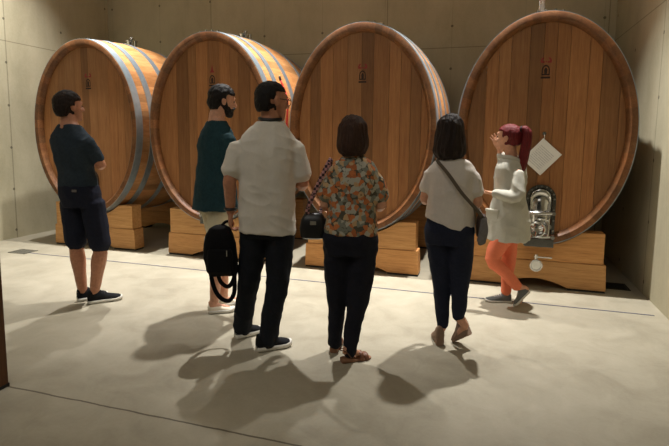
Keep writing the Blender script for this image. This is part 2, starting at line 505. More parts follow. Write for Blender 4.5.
def arch(w, z0, z1, n=14):
    """arched outline (x,z) of half width w"""
    zc = z1 - w
    return [(-w, z0), (w, z0)] + [(w * math.cos(math.pi * i / n), zc + w * 1.0 * math.sin(math.pi * i / n)) for i in range(n + 1)]

def make_cask(i, x, label):
    t = thing('oak_cask', (x, 0, CBASE), 0, label, 'cask', 'large oval oak casks')
    rnd = random.Random(40 + i)
    # staves
    N, SUB, NY = 64, 2, 20
    n = N * SUB; b = MB()
    rings = [ellipse(CL * k / NY, 0, n) for k in range(NY + 1)]
    tints = []
    for q in range(N):
        k = rnd.uniform(.72, 1.16); w = rnd.uniform(-.07, .07); tints.append((k * (1 + w), k, k * (1 - w)))
    for k in range(NY):
        for j in range(n):
            j2 = (j + 1) % n
            b.add([rings[k][j], rings[k][j2], rings[k + 1][j2], rings[k + 1][j]], [(0, 1, 2, 3)], tints[j // SUB])
    me_ob = b.build('staves', M['stave'], t)
    bm = bmesh.new(); bm.from_mesh(me_ob.data); bmesh.ops.remove_doubles(bm, verts=bm.verts, dist=1e-5)
    bmesh.ops.recalc_face_normals(bm, faces=bm.faces)
    for f in bm.faces: f.smooth = True
    bm.to_mesh(me_ob.data); bm.free()
    # chimes (front and back rims)
    for y0, sg in ((0.0, 1), (CL, -1)):
        c = MB()
        prof = [(0, 0.0), (-.012, -.004), (-.052, -.004), (-.062, .004), (-.088, .055), (-.088, .10), (-.004, .10)]
        rr = [ellipse(y0 + sg * dy, off, n, 1.0) for off, dy in prof]
        m_ = len(rr)
        for a in range(m_ - 1):
            for j in range(n):
                j2 = (j + 1) % n
                c.add([rr[a][j], rr[a][j2], rr[a + 1][j2], rr[a + 1][j]], [(0, 1, 2, 3)], tints[j // SUB])
        ch = c.build('chime', M['chime'], t)
        bm = bmesh.new(); bm.from_mesh(ch.data); bmesh.ops.remove_doubles(bm, verts=bm.verts, dist=1e-5); bmesh.ops.recalc_face_normals(bm, faces=bm.faces)
        for e in bm.edges: e.smooth = e.calc_face_angle(0) < R(35)
        bm.to_mesh(ch.data); bm.free()
    board_disc(CA - .086, CB - .086, .062, .095, .135, 90 + i).build('head_boards', M['head'], t, smooth=False)
    board_disc(CA - .086, CB - .086, CL - .095, CL - .062, .135, 190 + i).build('head_boards', M['head'], t, smooth=False)
    # hoops
    for y0, y1 in ((.004, .108), (.24, .335), (.62, .71), (1.19, 1.28), (1.565, 1.66), (1.79, 1.888)):
        hb = MB()
        hb.loft([ellipse(y0, .0005), ellipse(y0, .008), ellipse((y0 + y1) / 2, .008), ellipse(y1, .008), ellipse(y1, .0005), ellipse((y0 + y1) / 2, -.002)], False, True)
        ho = hb.build('hoop', M['hoop'], t)
        if y0 < .1:
            s = bulge(.06)
            for dx in (-.10, -.03, .05, .12):
                zz = CZ + CB * s * math.sqrt(1 - (dx / (CA * s)) ** 2)
                MB().cyl((dx, .06, zz), (dx, .06, zz + .022), .014, 8).build('tension_bolt', M['steel'], ho)
    # manhole door on the head, arched
    fr = MB(); YH = .062
    out = arch(.135, .0, .60); inn = arch(.105, .045, .57)
    mx = Matrix.Translation((.015, 0, -.03))
    no = len(out)
    v = [Vector((p[0], YH - .03, p[1])) for p in out] + [Vector((p[0], YH - .03, p[1])) for p in inn] + \
        [Vector((p[0], YH + .005, p[1])) for p in out] + [Vector((p[0], YH + .005, p[1])) for p in inn]
    f = []
    for q in range(no):
        r = (q + 1) % no
        f += [(q, r, no + r, no + q), (q, 2*no + q, 2*no + r, r), (no + q, no + r, 3*no + r, 3*no + q)]
    fr.add([mx @ p for p in v], f)
    fo = fr.build('manhole_frame', M['steel_dark'], t)
    spots_ = [(.015 + .12 * math.cos(math.pi * q / 8), .435 + .12 * math.sin(math.pi * q / 8)) for q in range(9)] + [(.015 + .12 * sx, .03 + q * .1) for q in range(4) for sx in (-1, 1)]
    for bx_, bz_ in spots_:
        MB().cyl((bx_, YH - .028, bz_), (bx_, YH - .042, bz_), .010, 8).build('bolt', M['steel'], fo)
    dr = MB()
    # domed door panel
    rings = []
    for sc, dy in ((1.0, 0.0), (.97, -.016), (.86, -.024), (.80, -.014), (.66, -.012), (.58, -.026), (.3, -.034), (.05, -.035)):
        zc = .30
        rings.append([mx @ Vector((p[0] * sc, YH - .004 + dy, zc + (p[1] - zc) * sc)) for p in arch(.104, .046, .569, 20)])
    dr.loft(rings)
    do = dr.build('manhole_door', M['steel'], t, angle=60)
    for za, ya, ra in ((.33, .06, .016), (.10, .05, .014)):
        cb = MB(); cb.tube([mx @ Vector(p) for p in ((-.122, YH - ya, za), (0, YH - ya - .025, za), (.122, YH - ya, za))], ra, 10)
        for sx in (-.118, .118): cb.cyl(mx @ Vector((sx, YH - .02, za)), mx @ Vector((sx, YH - .085, za)), .018, 12)
        cb.build('crossbar', M['steel'], do)
    hw = MB(); c0 = mx @ Vector((-.03, YH - .10, .175))
    hw.torus(c0, (0, 1, 0), .07, .011)
    for q in range(3):
        a = 2 * math.pi * q / 3 + .4
        hw.cyl(c0, c0 + Vector((math.cos(a) * .068, 0, math.sin(a) * .068)), .009, 8)
    hw.cyl(c0 + Vector((0, -.02, 0)), c0 + Vector((0, .09, 0)), .022, 14)
    hw.build('handwheel', M['steel'], do)
    sv = MB(); c1 = mx @ Vector((.075, YH - .05, .20))
    sv.cyl(c1 + Vector((0, .05, 0)), c1 + Vector((0, -.03, 0)), .028, 14); sv.cyl(c1 + Vector((0, -.02, -.09)), c1 + Vector((0, -.02, .08)), .013, 10)
    sv.tube([c1 + Vector((0, -.03, .06)), c1 + Vector((-.05, -.04, .075)), c1 + Vector((-.10, -.04, .07))], .008, 8)
    sv.build('sample_tap', M['steel'], do)
    sl = MB(); sl.box((-.115, -.016, -.028), (.145, -.003, .052)); sl.build('manhole_sill', M['steel_dark'], t, bevel=.004)
    # maker's mark burnt on the head
    y = .0605
    mk = MB(); zc = 1.60; X0 = (.045, .035, .005, -.005)[i]
    dk = [(-.036, .0), (.036, .0), (.036, .05), (.030, .075), (.016, .092), (0, .098), (-.016, .092), (-.030, .075), (-.036, .05)]
    dn = [(-.018, .018), (.018, .018), (.018, .045), (.010, .066), (0, .072), (-.010, .066), (-.018, .045)]
    def strip(outer, inner_scale, cz0):
        vv = [Vector((X0 + p[0], y, zc + p[1])) for p in outer] + [Vector((X0 + p[0] * inner_scale, y, zc + cz0 + (p[1] - cz0) * inner_scale)) for p in outer]
        k = len(outer); mk.add(vv, [(q, (q + 1) % k, k + (q + 1) % k, k + q) for q in range(k)])
    strip(dk, .72, .045)
    mk.add([Vector((X0 + p[0], y, zc + p[1])) for p in ((-.012, .012), (.012, .012), (.015, .05), (.006, .07), (-.006, .07), (-.015, .05))], [(0, 1, 2, 3, 4, 5)])
    mk.add([Vector((X0 + p[0], y, zc + p[1])) for p in ((-.042, -.03), (.042, -.03), (.042, -.012), (-.042, -.012))], [(0, 1, 2, 3)])
    mk.build('burnt_mark', M['brand_dark'], t, smooth=False)
    rd = MB()
    if i == 1:
        rd.add([Vector((X0 + p[0], y, zc + p[1])) for p in ((-.03, .125), (.03, .125), (.012, .155), (0, .215), (-.012, .155))], [(0, 1, 2, 3, 4)])
    else:
        for sx in (-1, 1):
            pts = [(.012, .115), (.046, .115), (.050, .135), (.040, .160), (.020, .165), (.024, .150), (.034, .142), (.030, .130), (.012, .130)]
            rd.add([Vector((X0 + sx * p[0], y, zc + p[1])) for p in pts], [tuple(range(9))])
        rd.add([Vector((X0 + p[0], y, zc + p[1])) for p in ((-.006, .12), (.006, .12), (.006, .132), (-.006, .132))], [(0, 1, 2, 3)])
    rd.build('red_stencil', M['brand_red'], t, smooth=False)
    # fittings on the top of the bulge
    yv = .95; zt = CZ + CB * bulge(yv)
    fv = MB(); fv.cyl((0, yv, zt - .012), (0, yv, zt + .02), .06, 28)
    bo = fv.build('bung_flange', M['steel'], t)
    if i == 3:
        MB().cyl((0, yv, zt + .02), (0, yv, zt + .06), .035, 20).build('bung', M['steel'], bo)
        g = MB(); g.loft([[Vector((r * math.cos(2*math.pi*j/20), yv + r * math.sin(2*math.pi*j/20), zt + z)) for j in range(20)] for z, r in ((.055, .020), (.09, .030), (.12, .032), (.28, .032), (.285, .036), (.30, .036))])
        g.build('fermentation_lock', M['glass'], bo)
    else:
        p = MB(); p.cyl((0, yv, zt + .02), (0, yv, zt + .07), .07, 24); p.cyl((0, yv, zt + .07), (0, yv, zt + .085), .082, 24)
        p.cyl((0, yv, zt + .085), (0, yv, zt + .12), .02, 12); p.torus((0, yv, zt + .12), (0, 0, 1), .03, .008, 18, 6)
        p.cyl((-.13, yv, zt - .01), (-.13, yv, zt + .06), .025, 14); p.cyl((-.16, yv, zt + .05), (-.05, yv, zt + .05), .014, 10)
        p.cyl((.11, yv - .06, zt - .01), (.11, yv - .06, zt + .07), .018, 12)
        p.build('bung_valve', M['steel'], bo)
    # outlet valve under the manhole, in front of the cradle
    ov = MB(); c = Vector((.0, -.02, .25 - CBASE))
    ov.cyl(c + Vector((0, .108, 0)), c + Vector((0, 0, 0)), .028, 18); ov.cyl(c + Vector((0, .03, 0)), c + Vector((0, -.005, 0)), .060, 24)
    ov.torus(c + Vector((0, -.005, 0)), (0, 1, 0), .050, .008, 24, 6); ov.cyl(c + Vector((0, .04, 0)), c + Vector((0, .04, .10)), .012, 10)
    oo = ov.build('outlet_valve', M['steel'], t)
    lv = MB(); lv.box((-.02, .01, .075), (.14, .035, .087)); lv.cyl((.0, .022, .06), (.0, .022, .105), .016, 12); lv.xf(Matrix.Translation(c))
    lv.build('lever', M['steel'], oo)
    return t

CASK_LABELS = ('big oval oak cask farthest left, by the left wall', 'big oval oak cask second from the left, behind the bearded man',
               'big oval oak cask behind the woman in the floral blouse', 'big oval oak cask farthest right, with a paper sheet on it')
for i, x in enumerate(CASKX): make_cask(i, x, CASK_LABELS[i])

def make_cradle(x, y0, y1, label, front):
    t = thing('timber_cradle', (x, (y0 + y1) / 2, 0), 0, label, 'cradle', 'timber cradles under the casks')
    d = (y1 - y0) / 2
    ymid = min(max((y0 + y1) / 2, 0), CL); s = bulge(max(y0, 0) if front else ymid) + .012
    if front: s = bulge(y1) + .004
    # lower beam with an arched cut
    W, Z1 = .640, .275
    poly = [(-W, .02), (-W + .34, .02)]
    for k in range(1, 12):
        u = k / 12; poly.append((-W + .34 + (2 * W - .68) * u, .02 + .075 * math.sin(math.pi * u) ** .9))
    poly += [(W - .34, .02), (W, .02), (W - .012, Z1), (-W + .012, Z1)]
    MB().prism(poly, -d, d, rt(1.0, .06)).build('lower_beam', M['beam'], t, smooth=False, bevel=.006)
    W2, Z2 = .605, .575
    zc = CBASE + CZ
    top = []
    for k in range(25):
        xx = W2 - 2 * W2 * k / 24
        ze = zc - CB * s * math.sqrt(max(0, 1 - (xx / (CA * s)) ** 2))
        top.append((xx, min(Z2, ze)))
    MB().prism([(-W2, Z1 + .002), (W2, Z1 + .002)] + top, -d + .006, d, rt(1.03, .06)).build('upper_beam', M['beam'], t, smooth=False, bevel=.004)
    for sx in (-1, 1): MB().box((sx * .47 - .165, -d + .01, 0), (sx * .47 + .165, d - .01, .021)).build('floor_pad', M['rubber'], t)
CR = ('leftmost cask', 'cask behind the bearded man', 'cask behind the floral blouse', 'rightmost cask')
for i, x in enumerate(CASKX):
    make_cradle(x, .089, .27, 'front timber cradle with an arched foot under the ' + CR[i], True)
    make_cradle(x, 1.50, 1.68, 'shaded rear timber cradle under the back of the ' + CR[i], False)

# hanging sheet on the rightmost cask
hk = thing('wall_hook', (.485, .062, 1.475), 0, 'small steel hook holding the paper sheet on the rightmost cask', 'hook')
MB().cyl((0, .002, .04), (0, -.012, .04), .018, 12).build('plate', M['steel'], hk)
MB().tube([(0, -.006, .04), (0, -.03, .03), (0, -.036, .005), (0, -.024, -.012)], .005, 8).build('prong', M['steel'], hk)
ds = thing('hanging_document', (.485, .045, 1.465), 0, 'white printed sheet in a clear sleeve hanging by one corner on the rightmost cask', 'paper sheet')
pw, ph = .20, .27
sh_ = MB().box((-.01, -.004, -ph), (pw + .02, -.001, 0)).build('sheet', M['paper'], ds, smooth=False)
sh_.rotation_euler = (0, R(42), 0)
# red rod between the second and third cask
rp = thing('red_rod', (-2.19, .25, 0), 0, 'thin red rod leaning in the gap right of the second cask', 'rod')
MB().tube([(-.02, .0, 0.0), (-.035, 0, 1.2), (-.047, 0, 1.62), (-.04, 0, 1.877), (-.125, .0, 2.10)], .011, 10).build('shaft', M['red'], rp)
MB().tube([(-.125, 0, 2.10), (-.138, 0, 2.14)], .014, 10).build('tip', M['black'], rp)

# ------------------------------------------------------------------ people
def rz(psi): return Matrix.Rotation(-R(psi), 4, 'Z')      # psi turns the figure clockwise seen from above

MALE = [(0, .135, .095), (.13, .165, .115), (.35, .148, .10), (.55, .158, .108), (.70, .176, .118), (.80, .170, .105), (.86, .145, .090), (.92, .105, .074), (1.0, .066, .064)]
FEM = [(0, .14, .10), (.13, .170, .120), (.38, .128, .092), (.55, .136, .098), (.72, .152, .112), (.86, .146, .095), (.94, .108, .076), (1.0, .058, .056)]

def spine_pt(sp, t):
    """sp: list of (x,y,z) from crotch to neck base, evenly parameterised by height"""
    z = sp[0][2] + (sp[-1][2] - sp[0][2]) * t
    for a, b in zip(sp, sp[1:]):
        if z <= b[2] + 1e-6:
            u = (z - a[2]) / (b[2] - a[2]); return Vector((a[0] + (b[0] - a[0]) * u, a[1] + (b[1] - a[1]) * u, z))
    u = 1.0
    a, b = sp[-2], sp[-1]; u = (z - a[2]) / (b[2] - a[2])
    return Vector((a[0] + (b[0] - a[0]) * u, a[1] + (b[1] - a[1]) * u, z))

def torso(mb, sp, psi, table, k=1.0, off=0.0, t0=None, t1=None, slant=0.0, n=28):
    r = Vector((math.cos(R(psi)), -math.sin(R(psi)), 0)); f = Vector((math.sin(R(psi)), math.cos(R(psi)), 0))
    ts = [q[0] for q in table]; lo = ts[0] if t0 is None else t0; hi = ts[-1] if t1 is None else t1
    tt = sorted(set([lo, hi] + [lo + (hi - lo) * i / 22 for i in range(23)]))
    rings = []
    for t in tt:
        for a, b in zip(table, table[1:]):
            if t <= b[0] + 1e-6: break
        u = (t - a[0]) / (b[0] - a[0]); u = max(-.5, min(1, u)); u = u * u * (3 - 2 * u) if 0 <= u <= 1 else u
        hw = (a[1] + (b[1] - a[1]) * u) * k + off; hd = (a[2] + (b[2] - a[2]) * u) * k + off
        c = spine_pt(sp, t); ring = []
        sl = slant * max(0, 1 - (t - lo) / .25)
        for j in range(n):
            an = 2 * math.pi * j / n; ca, sa = math.cos(an), math.sin(an)
            e = .85
            px = hw * math.copysign(abs(ca) ** e, ca); py = hd * math.copysign(abs(sa) ** e, sa)
            ring.append(c + r * px + f * py + Vector((0, 0, -sl * px / hw)))
        rings.append(ring)
    mb.loft(rings)

def head_parts(mb, Mh, female=False, k=1.0):
    def P(x, y, z): return Mh @ Vector((x * k, y * k, z * k))
    M3 = Mh.to_3x3()
    def E(c, r): mb.ell(P(*c), [q * k for q in r], M3)
    E((0, -.012, .034), (.076, .098, .084))
    jw = .92 if female else 1.0
    rings = []
    for z, cy, hw, hd in ((-.114, .066, .018, .016), (-.104, .060, .034 * jw, .028), (-.085, .048, .048 * jw, .042), (-.055, .036, .059 * jw, .054), (-.02, .026, .067, .066), (.02, .018, .071, .076), (.05, .012, .070, .080)):
        rings.append([P(hw * math.cos(2*math.pi*j/20), cy + hd * math.sin(2*math.pi*j/20), z) for j in range(20)])
    mb.loft(rings)
    mb.tube([P(0, .090, .018), P(0, .103, -.006), P(0, .112, -.026)], [.008 * k, .010 * k, .013 * k], 10)
    E((-.010, .100, -.030), (.009, .011, .008)); E((.010, .100, -.030), (.009, .011, .008))
    E((0, .086, .032), (.050, .012, .010))
    E((0, .086, -.056), (.022, .011, .007)); E((0, .084, -.067), (.019, .011, .007)); E((0, .078, -.098), (.018, .014, .012))
    for s in (-1, 1):
        E((s * .040, .074, -.022), (.022, .016, .018))
        mb.ell(P(s * .078, -.006, -.004), (.010 * k, .021 * k, .033 * k), M3)
        mb.ell(P(s * .083, -.014, .004), (.006 * k, .014 * k, .024 * k), M3)

def hair_shell(Mh, zb, zl, phi, t, k=1.0, flare=0.0, top=.012, nz=26, na=48, tuck=.72, side_z=None, taper=.05):
    """closed cap of hair: zb bottom level, zl hairline over the face, phi half angle covered from the back"""
    mb = MB(); rings = []
    ztop = .034 + .084 + top
    for i in range(nz + 1):
        u = i / nz; z = zb + (ztop - zb) * (1 - (1 - u) ** 1.6)
        q = (z - .034) / (.084 + top)
        w = math.sqrt(max(0.0004, 1 - q * q)) if q > 0 else 1.0
        ring = []
        for j in range(na):
            a = 2 * math.pi * j / na            # 0 = back
            fa = abs((a + math.pi) % (2 * math.pi) - math.pi)
            lim = R(phi)
            if z > zl: f_ = 1.0
            else:
                f_ = 1.0 if fa < lim else max(0.0, 1 - (fa - lim) / R(14))
                f_ = max(f_, max(0.0, 1 - (zl - z) / .012)) if fa >= lim else f_
            tp = min(1.0, max(0.0, (z - zb) / taper)); tp = tp ** .6
            th = (t + .012) * tp - .012 + flare * tp * max(0.0, min(1.0, (.02 - z) / .13))
            if side_z is not None and fa > R(64) and z < side_z: f_ = min(f_, max(0, 1 - (side_z - z) / .02))
            rx = (.076 + th) * w; ry = (.098 + th) * w
            kx = tuck + (1 - tuck) * f_
            nse = 1.0 + .02 * noise.noise(Vector((math.sin(a) * 9, math.cos(a) * 9, z * 14)))
            ring.append(Mh @ (Vector((math.sin(a) * rx * kx * nse, -.012 - math.cos(a) * ry * kx * nse, z)) * k))
        rings.append(ring)
    mb.loft(rings)
    return mb

def hand(mb, wrist, d, palm_n, side, k=1.0, curl=25, spread=4.0, thumb_out=40):
    """five separate fingers; d points along the hand, palm_n out of the palm, side=+1 puts the thumb on d x palm_n"""
    w = Vector(wrist); d = Vector(d).normalized(); n = Vector(palm_n); n = (n - d * n.dot(d)).normalized()
    x = d.cross(n) * side                     # towards the thumb
    rings = []
    for s_, hw, ht in ((-.012, .026, .020), (.01, .030, .018), (.04, .040, .016), (.07, .043, .015), (.09, .040, .012)):
        c = w + d * s_ * k
        rings.append([c + x * (hw * k * math.cos(2*math.pi*j/14)) + n * (ht * k * math.sin(2*math.pi*j/14)) for j in range(14)])
    mb.loft(rings)
    for off, ln, ra in ((.031, .072, .0088), (.0105, .080, .0092), (-.0105, .074, .0088), (-.031, .058, .0078)):
        p = w + d * .075 * k + x * off * k; a = 0.0; pts = [w + d * .05 * k + x * off * .9 * k, p + d * .012 * k]
        dirx = x * math.sin(R(spread) * off / .02)
        for seg, fr in enumerate((.45, .31, .24)):
            a += R(curl) * (1.0 if seg else .8)
            q = (d * math.cos(a) + n * math.sin(a) + dirx).normalized()
            pts.append(pts[-1] + q * ln * fr * k)
        mb.tube(pts, [ra * k, ra * 1.02 * k, ra * k, ra * .92 * k, ra * .78 * k], 8, smooth=2)
    b = w + d * .018 * k + x * .028 * k
    a = R(thumb_out)
    q1 = (d * math.cos(a) + x * math.sin(a) + n * .25).normalized(); q2 = (d * math.cos(a * .5) + x * math.sin(a * .5) + n * .35).normalized()
    mb.tube([b - x * .012 * k, b + q1 * .030 * k, b + q1 * .030 * k + q2 * .030 * k, b + q1 * .030 * k + q2 * .055 * k], [.014 * k, .0125 * k, .0105 * k, .0085 * k], 8, smooth=2)

def wrinkle(amp, fz=7.0, fx=16.0, seed=0.0):
    def w(p):
        a = noise.noise(Vector((p.x * fx + seed, p.y * fx, p.z * fz + p.x * 5)))
        b = noise.noise(Vector((p.x * 7 + p.z * 4 + seed, p.y * 7 + 3.1, p.z * 11)))
        return amp * (a * .65 + (abs(b) ** .7) * -.7)
    return w

def shoe(parent, heel, toe, up_mat, sole_mat, hw=.047, ht=.112, sole_t=.034, name='shoe', heel_ht=None, collar=None, lace=None, low=False):
    """sneaker along heel->toe; both points are the underside of the sole"""
    h = Vector(heel); t_ = Vector(toe); d = (t_ - h); L = d.length; d.normalize()
    s_ = Vector((d.y, -d.x, 0)).normalized(); u = s_.cross(d)
    if u.z < 0: u = -u
    prof = [(0.0, .55, .80), (.03, .75, .98), (.12, .84, 1.0), (.25, .86, .98), (.36, .85, .90), (.48, .88, .70), (.62, .98, .54), (.78, 1.0, .44), (.90, .82, .36), (.97, .52, .26), (1.0, .25, .18)]
    if low: prof = [(a, b, c * (.8 if a < .4 else 1.0)) for a, b, c in prof]
    b = MB(); rings = []
    for a, w, z in prof:
        c = h + d * (a * L); zz = sole_t * .7; hh = ht * z; ring = []
        for j in range(16):
            an = math.pi * j / 15
            ring.append(c + s_ * (hw * w * math.cos(an)) + u * (zz + (hh - zz + sole_t * .3) * max(0.0, math.sin(an)) ** .75))
        rings.append(ring)
    b.loft(rings)
    so = b.build(name, up_mat, parent, angle=70)
    b = MB(); rings = []
    for a, w, z in prof:
        c = h + d * (a * L) ; sp_ = .008 * max(0, (a - .8) / .2)
        ring = []
        for j in range(12):
            an = 2 * math.pi * j / 12; x = math.cos(an); y = math.sin(an)
            ring.append(c + s_ * ((hw * w + .005) * math.copysign(abs(x) ** .6, x)) + u * (sole_t * .5 + sp_ + sole_t * .5 * math.copysign(abs(y) ** .5, y)))
        rings.append(ring)
    b.loft(rings).build('sole', sole_mat, so, angle=60)
    if lace:
        lb = MB()
        for q in range(4):
            a = .40 + q * .07; z = ht * (.84 - q * .10)
            c = h + d * (a * L) + u * (z + .004)
            lb.tube([c - s_ * hw * .55 - u * .012, c + u * .003, c + s_ * hw * .55 - u * .012], .0035, 6)
        lb.build('laces', lace, so)
    return so

def person(name_loc, azim, label, P):
    """local frame of the figure: x to the photo's right, y away from the camera, z up"""
    root = thing('person', (name_loc[0], name_loc[1], 0), -R(azim), label, 'person')
    skin = P['skin']; k = P.get('hk', 1.0); fem = P.get('fem', False)
    tab = P.get('table', FEM if fem else MALE); bs = P.get('bs', 1.0)
    b = MB()
    Mh = Matrix.Translation(P['head']) @ rz(P['hpsi']) @ Matrix.Rotation(R(P.get('hpitch', 0)), 4, 'X') @ Matrix.Rotation(R(P.get('hroll', 0)), 4, 'Y')
    head_parts(b, Mh, fem, k)
    sp = P['spine']; nb = Vector(sp[-1])
    nr = .048 if fem else .058
    b.tube([nb - Vector((0, 0, .06)), nb + Vector((0, 0, .01)), Mh @ (Vector((0, -.018, -.05)) * k), Mh @ (Vector((0, -.012, .0)) * k)], [nr * 1.35, nr * 1.08, nr, nr], 16)
    torso(b, sp, P['psi'], tab, .90 * bs)
    ar = (.046, .040, .036, .034, .030, .024) if fem else (.056, .050, .044, .043, .036, .028)
    aks = P.get('arm_k', 1.0); ar = [q * aks for q in ar]
    for s_, key in ((-1, 'L'), (1, 'R')):
        sh, el, wr = (Vector(P[q + key]) for q in ('sh', 'el', 'wr'))
        b.tube([sh, sh.lerp(el, .45), el, el.lerp(wr, .25), el.lerp(wr, .65), wr], ar, 12)
        dd, pn = P['hand' + key][:2]; kw = P['hand' + key][2] if len(P['hand' + key]) > 2 else {}
        hk = (.88 if fem else 1.0)
        hand(b, wr, dd, pn, s_ * P.get('hs' + key, 1), hk, **kw)
    lr = P.get('leg', (.078, .070, .050, .052, .044, .034) if fem else (.082, .072, .053, .055, .046, .036))
    for key in 'LR':
        hp, kn, an, he, to = (Vector(P[q + key]) for q in ('hip', 'kn', 'an', 'heel', 'toe'))
        b.tube([hp, hp.lerp(kn, .5), kn, kn.lerp(an, .3), kn.lerp(an, .65), an], lr, 14)
        d = (to - he)
        bk = P.get('foot_lift', .02)
        b.tube([an, he + Vector((0, 0, .046 + bk)) + d * .14, he + d * .45 + Vector((0, 0, .030 + bk)), he + d * .78 + Vector((0, 0, .012 + bk))], [lr[-1], lr[-1] * .92, .024, .018], 10)
    b.remesh('body', skin, root, .0052, 3)
    eyes = MB()
    for s_ in (-1, 1):
        MB().ell(Mh @ (Vector((s_ * .031, .083, .006)) * k), (.012 * k, .009 * k, .008 * k), Mh.to_3x3()).build('eye', M['eye'], root)
    return root, Mh, sp

def limbs_cloth(P, mb, which, upto, radii, key, start='sh', mid='el', end='wr'):
    a, m_, e = (Vector(P[q + key]) for q in (start, mid, end))
    pts = []
    if upto <= 1: pts = [a, a.lerp(m_, upto * .5), a.lerp(m_, upto)]
    else: pts = [a, a.lerp(m_, .5), m_, m_.lerp(e, (upto - 1) * .5), m_.lerp(e, upto - 1)]
    mb.tube(pts, radii, 16, round_end=True)

def V(*a): return Vector(a)

# ---- man at the far left: dark tee, navy shorts, arms folded
P = dict(skin=M['skin_tan'], head=(-.104, .0, 1.684), hpsi=64, hpitch=4, psi=46, hk=1.04, leg=(.084, .076, .058, .064, .050, .039),
         spine=[(-.048, 0, .86), (-.058, 0, 1.0), (-.078, 0, 1.15), (-.098, -.005, 1.37), (-.112, -.01, 1.570)],
         shL=(-.215, .12, 1.405), elL=(-.04, .30, 1.20), wrL=(.08, .13, 1.21), handL=((.15, -.9, .1), (-.6, -.2, 0)),
         shR=(.015, -.14, 1.40), elR=(.112, -.10, 1.205), wrR=(.085, .15, 1.265), handR=((-.35, .75, .1), (-.7, -.3, 0)),
         hipL=(-.115, .06, .88), knL=(-.105, .055, .50), anL=(-.072, .05, .09), heelL=(-.115, .04, 0), toeL=(.13, .11, 0),
         hipR=(.035, -.06, .88), knR=(.085, -.07, .49), anR=(.022, -.06, .09), heelR=(-.035, -.07, 0), toeR=(.245, -.045, 0))
root, Mh, sp = person((-3.30, -1.65), -43.7, 'man in dark grey-blue t-shirt and navy shorts with folded arms before the leftmost cask', P)
hair_shell(Mh, -.070, .055, 98, .014, 1.04, top=.020, side_z=.014).remesh('hair', M['hair_dark'], root, .005, 1, lambda p: .005 * noise.noise(p * 42))
b = MB(); torso(b, sp, P['psi'], [(0, .17, .13), (.2, .168, .128), (.42, .160, .120), (.58, .172, .126), (.70, .188, .132), (.80, .184, .118), (.86, .158, .100), (.92, .118, .084), (.97, .084, .076), (1.0, .070, .072)], 1.0, 0.0, .16, .965)
for key in 'LR': limbs_cloth(P, b, 'arm', .80, (.070, .066, .062), key)
sh = b.remesh('t_shirt', M['tee_navy'], root, .007, 16, wrinkle(.011, seed=1))
b = MB(); torso(b, sp, P['psi'], [(0, .165, .125), (.13, .180, .135), (.30, .168, .125), (.4, .165, .12)], 1.0, .004, -.02, .24)
for key in 'LR':
    limbs_cloth(P, b, 'leg', .97, (.105, .098, .088), key, 'hip', 'kn', 'an')
st = b.remesh('shorts', M['shorts_navy'], root, .007, 4, wrinkle(.008, seed=2))
r_ = V(math.cos(R(46)), -math.sin(R(46)), 0); f_ = V(math.sin(R(46)), math.cos(R(46)), 0)
MB().box((-.022, -.005, -.010), (.022, .0, .010), mat=Matrix.Translation(V(-.05, 0, .995) + r_ * .075 - f_ * .134) @ Matrix.Rotation(-R(40), 4, 'Z')).build('pocket_label', M['grey_mesh'], st)
shoe(root, P['heelL'], P['toeL'], M['shoe_black'], M['sole_white'], lace=M['black'])
shoe(root, P['heelR'], P['toeR'], M['shoe_black'], M['sole_white'], lace=M['black'])

# ---- bearded man: teal tee, khaki shorts
P = dict(skin=M['skin'], head=(-.016, .0, 1.736), hpsi=76, hpitch=-6, psi=58,
         spine=[(-.085, 0, .84), (-.085, 0, 1.0), (-.085, 0, 1.18), (-.075, 0, 1.40), (-.062, 0, 1.612)],
         shL=(-.155, .15, 1.435), elL=(-.02, .28, 1.20), wrL=(.16, .12, 1.16), handL=((.7, -.5, .1), (-.5, -.5, 0)),
         shR=(.015, -.15, 1.435), elR=(.06, -.16, 1.17), wrR=(.20, .04, 1.20), handR=((.2, .8, .1), (-.7, .2, 0)),
         hipL=(-.12, .075, .86), knL=(-.04, .08, .48), anL=(-.03, .08, .09), heelL=(-.075, .07, 0), toeL=(.14, .15, 0),
         hipR=(-.055, -.07, .86), knR=(-.075, -.05, .48), anR=(-.108, -.06, .09), heelR=(-.160, -.075, 0), toeR=(.06, -.055, 0))
root, Mh, sp = person((-2.07, -1.45), -29.6, 'bearded man in dark teal t-shirt and light shorts, half hidden by the man in white', P)
hair_shell(Mh, -.072, .060, 98, .013, 1.0, top=.022, side_z=.014).remesh('hair', M['hair_black'], root, .005, 1, lambda p: .006 * noise.noise(p * 40))
bd = MB(); rings = []
for z, cy, hw, hd in ((-.122, .066, .022, .018), (-.108, .060, .042, .034), (-.085, .047, .055, .050), (-.060, .032, .064, .062), (-.045, .016, .070, .066), (-.034, .0, .073, .060)):
    rings.append([Mh @ V(hw * math.cos(2*math.pi*j/24), cy + hd * math.sin(2*math.pi*j/24), z) for j in range(24)])
bd.loft(rings)
bd.tube([Mh @ V(-.038, .078, -.06), Mh @ V(-.018, .096, -.046), Mh @ V(.018, .096, -.046), Mh @ V(.038, .078, -.06)], [.008, .010, .010, .008], 8)
for s_ in (-1, 1): bd.tube([Mh @ V(s_ * .074, .008, .012), Mh @ V(s_ * .072, .012, -.02), Mh @ V(s_ * .062, .03, -.06)], [.008, .012, .015], 8)
bd.remesh('beard', M['hair_black'], root, .005, 1, lambda p: .004 * noise.noise(p * 50))
b = MB(); torso(b, sp, P['psi'], [(0, .205, .175), (.2, .196, .160), (.42, .176, .138), (.58, .172, .126), (.70, .188, .132), (.80, .184, .118), (.86, .158, .100), (.92, .118, .084), (.97, .084, .076), (1.0, .070, .072)], 1.0, 0.0, .02, .965)
for key in 'LR': limbs_cloth(P, b, 'arm', .85, (.074, .070, .066), key)
b.remesh('t_shirt', M['tee_teal'], root, .007, 16, wrinkle(.011, seed=4))
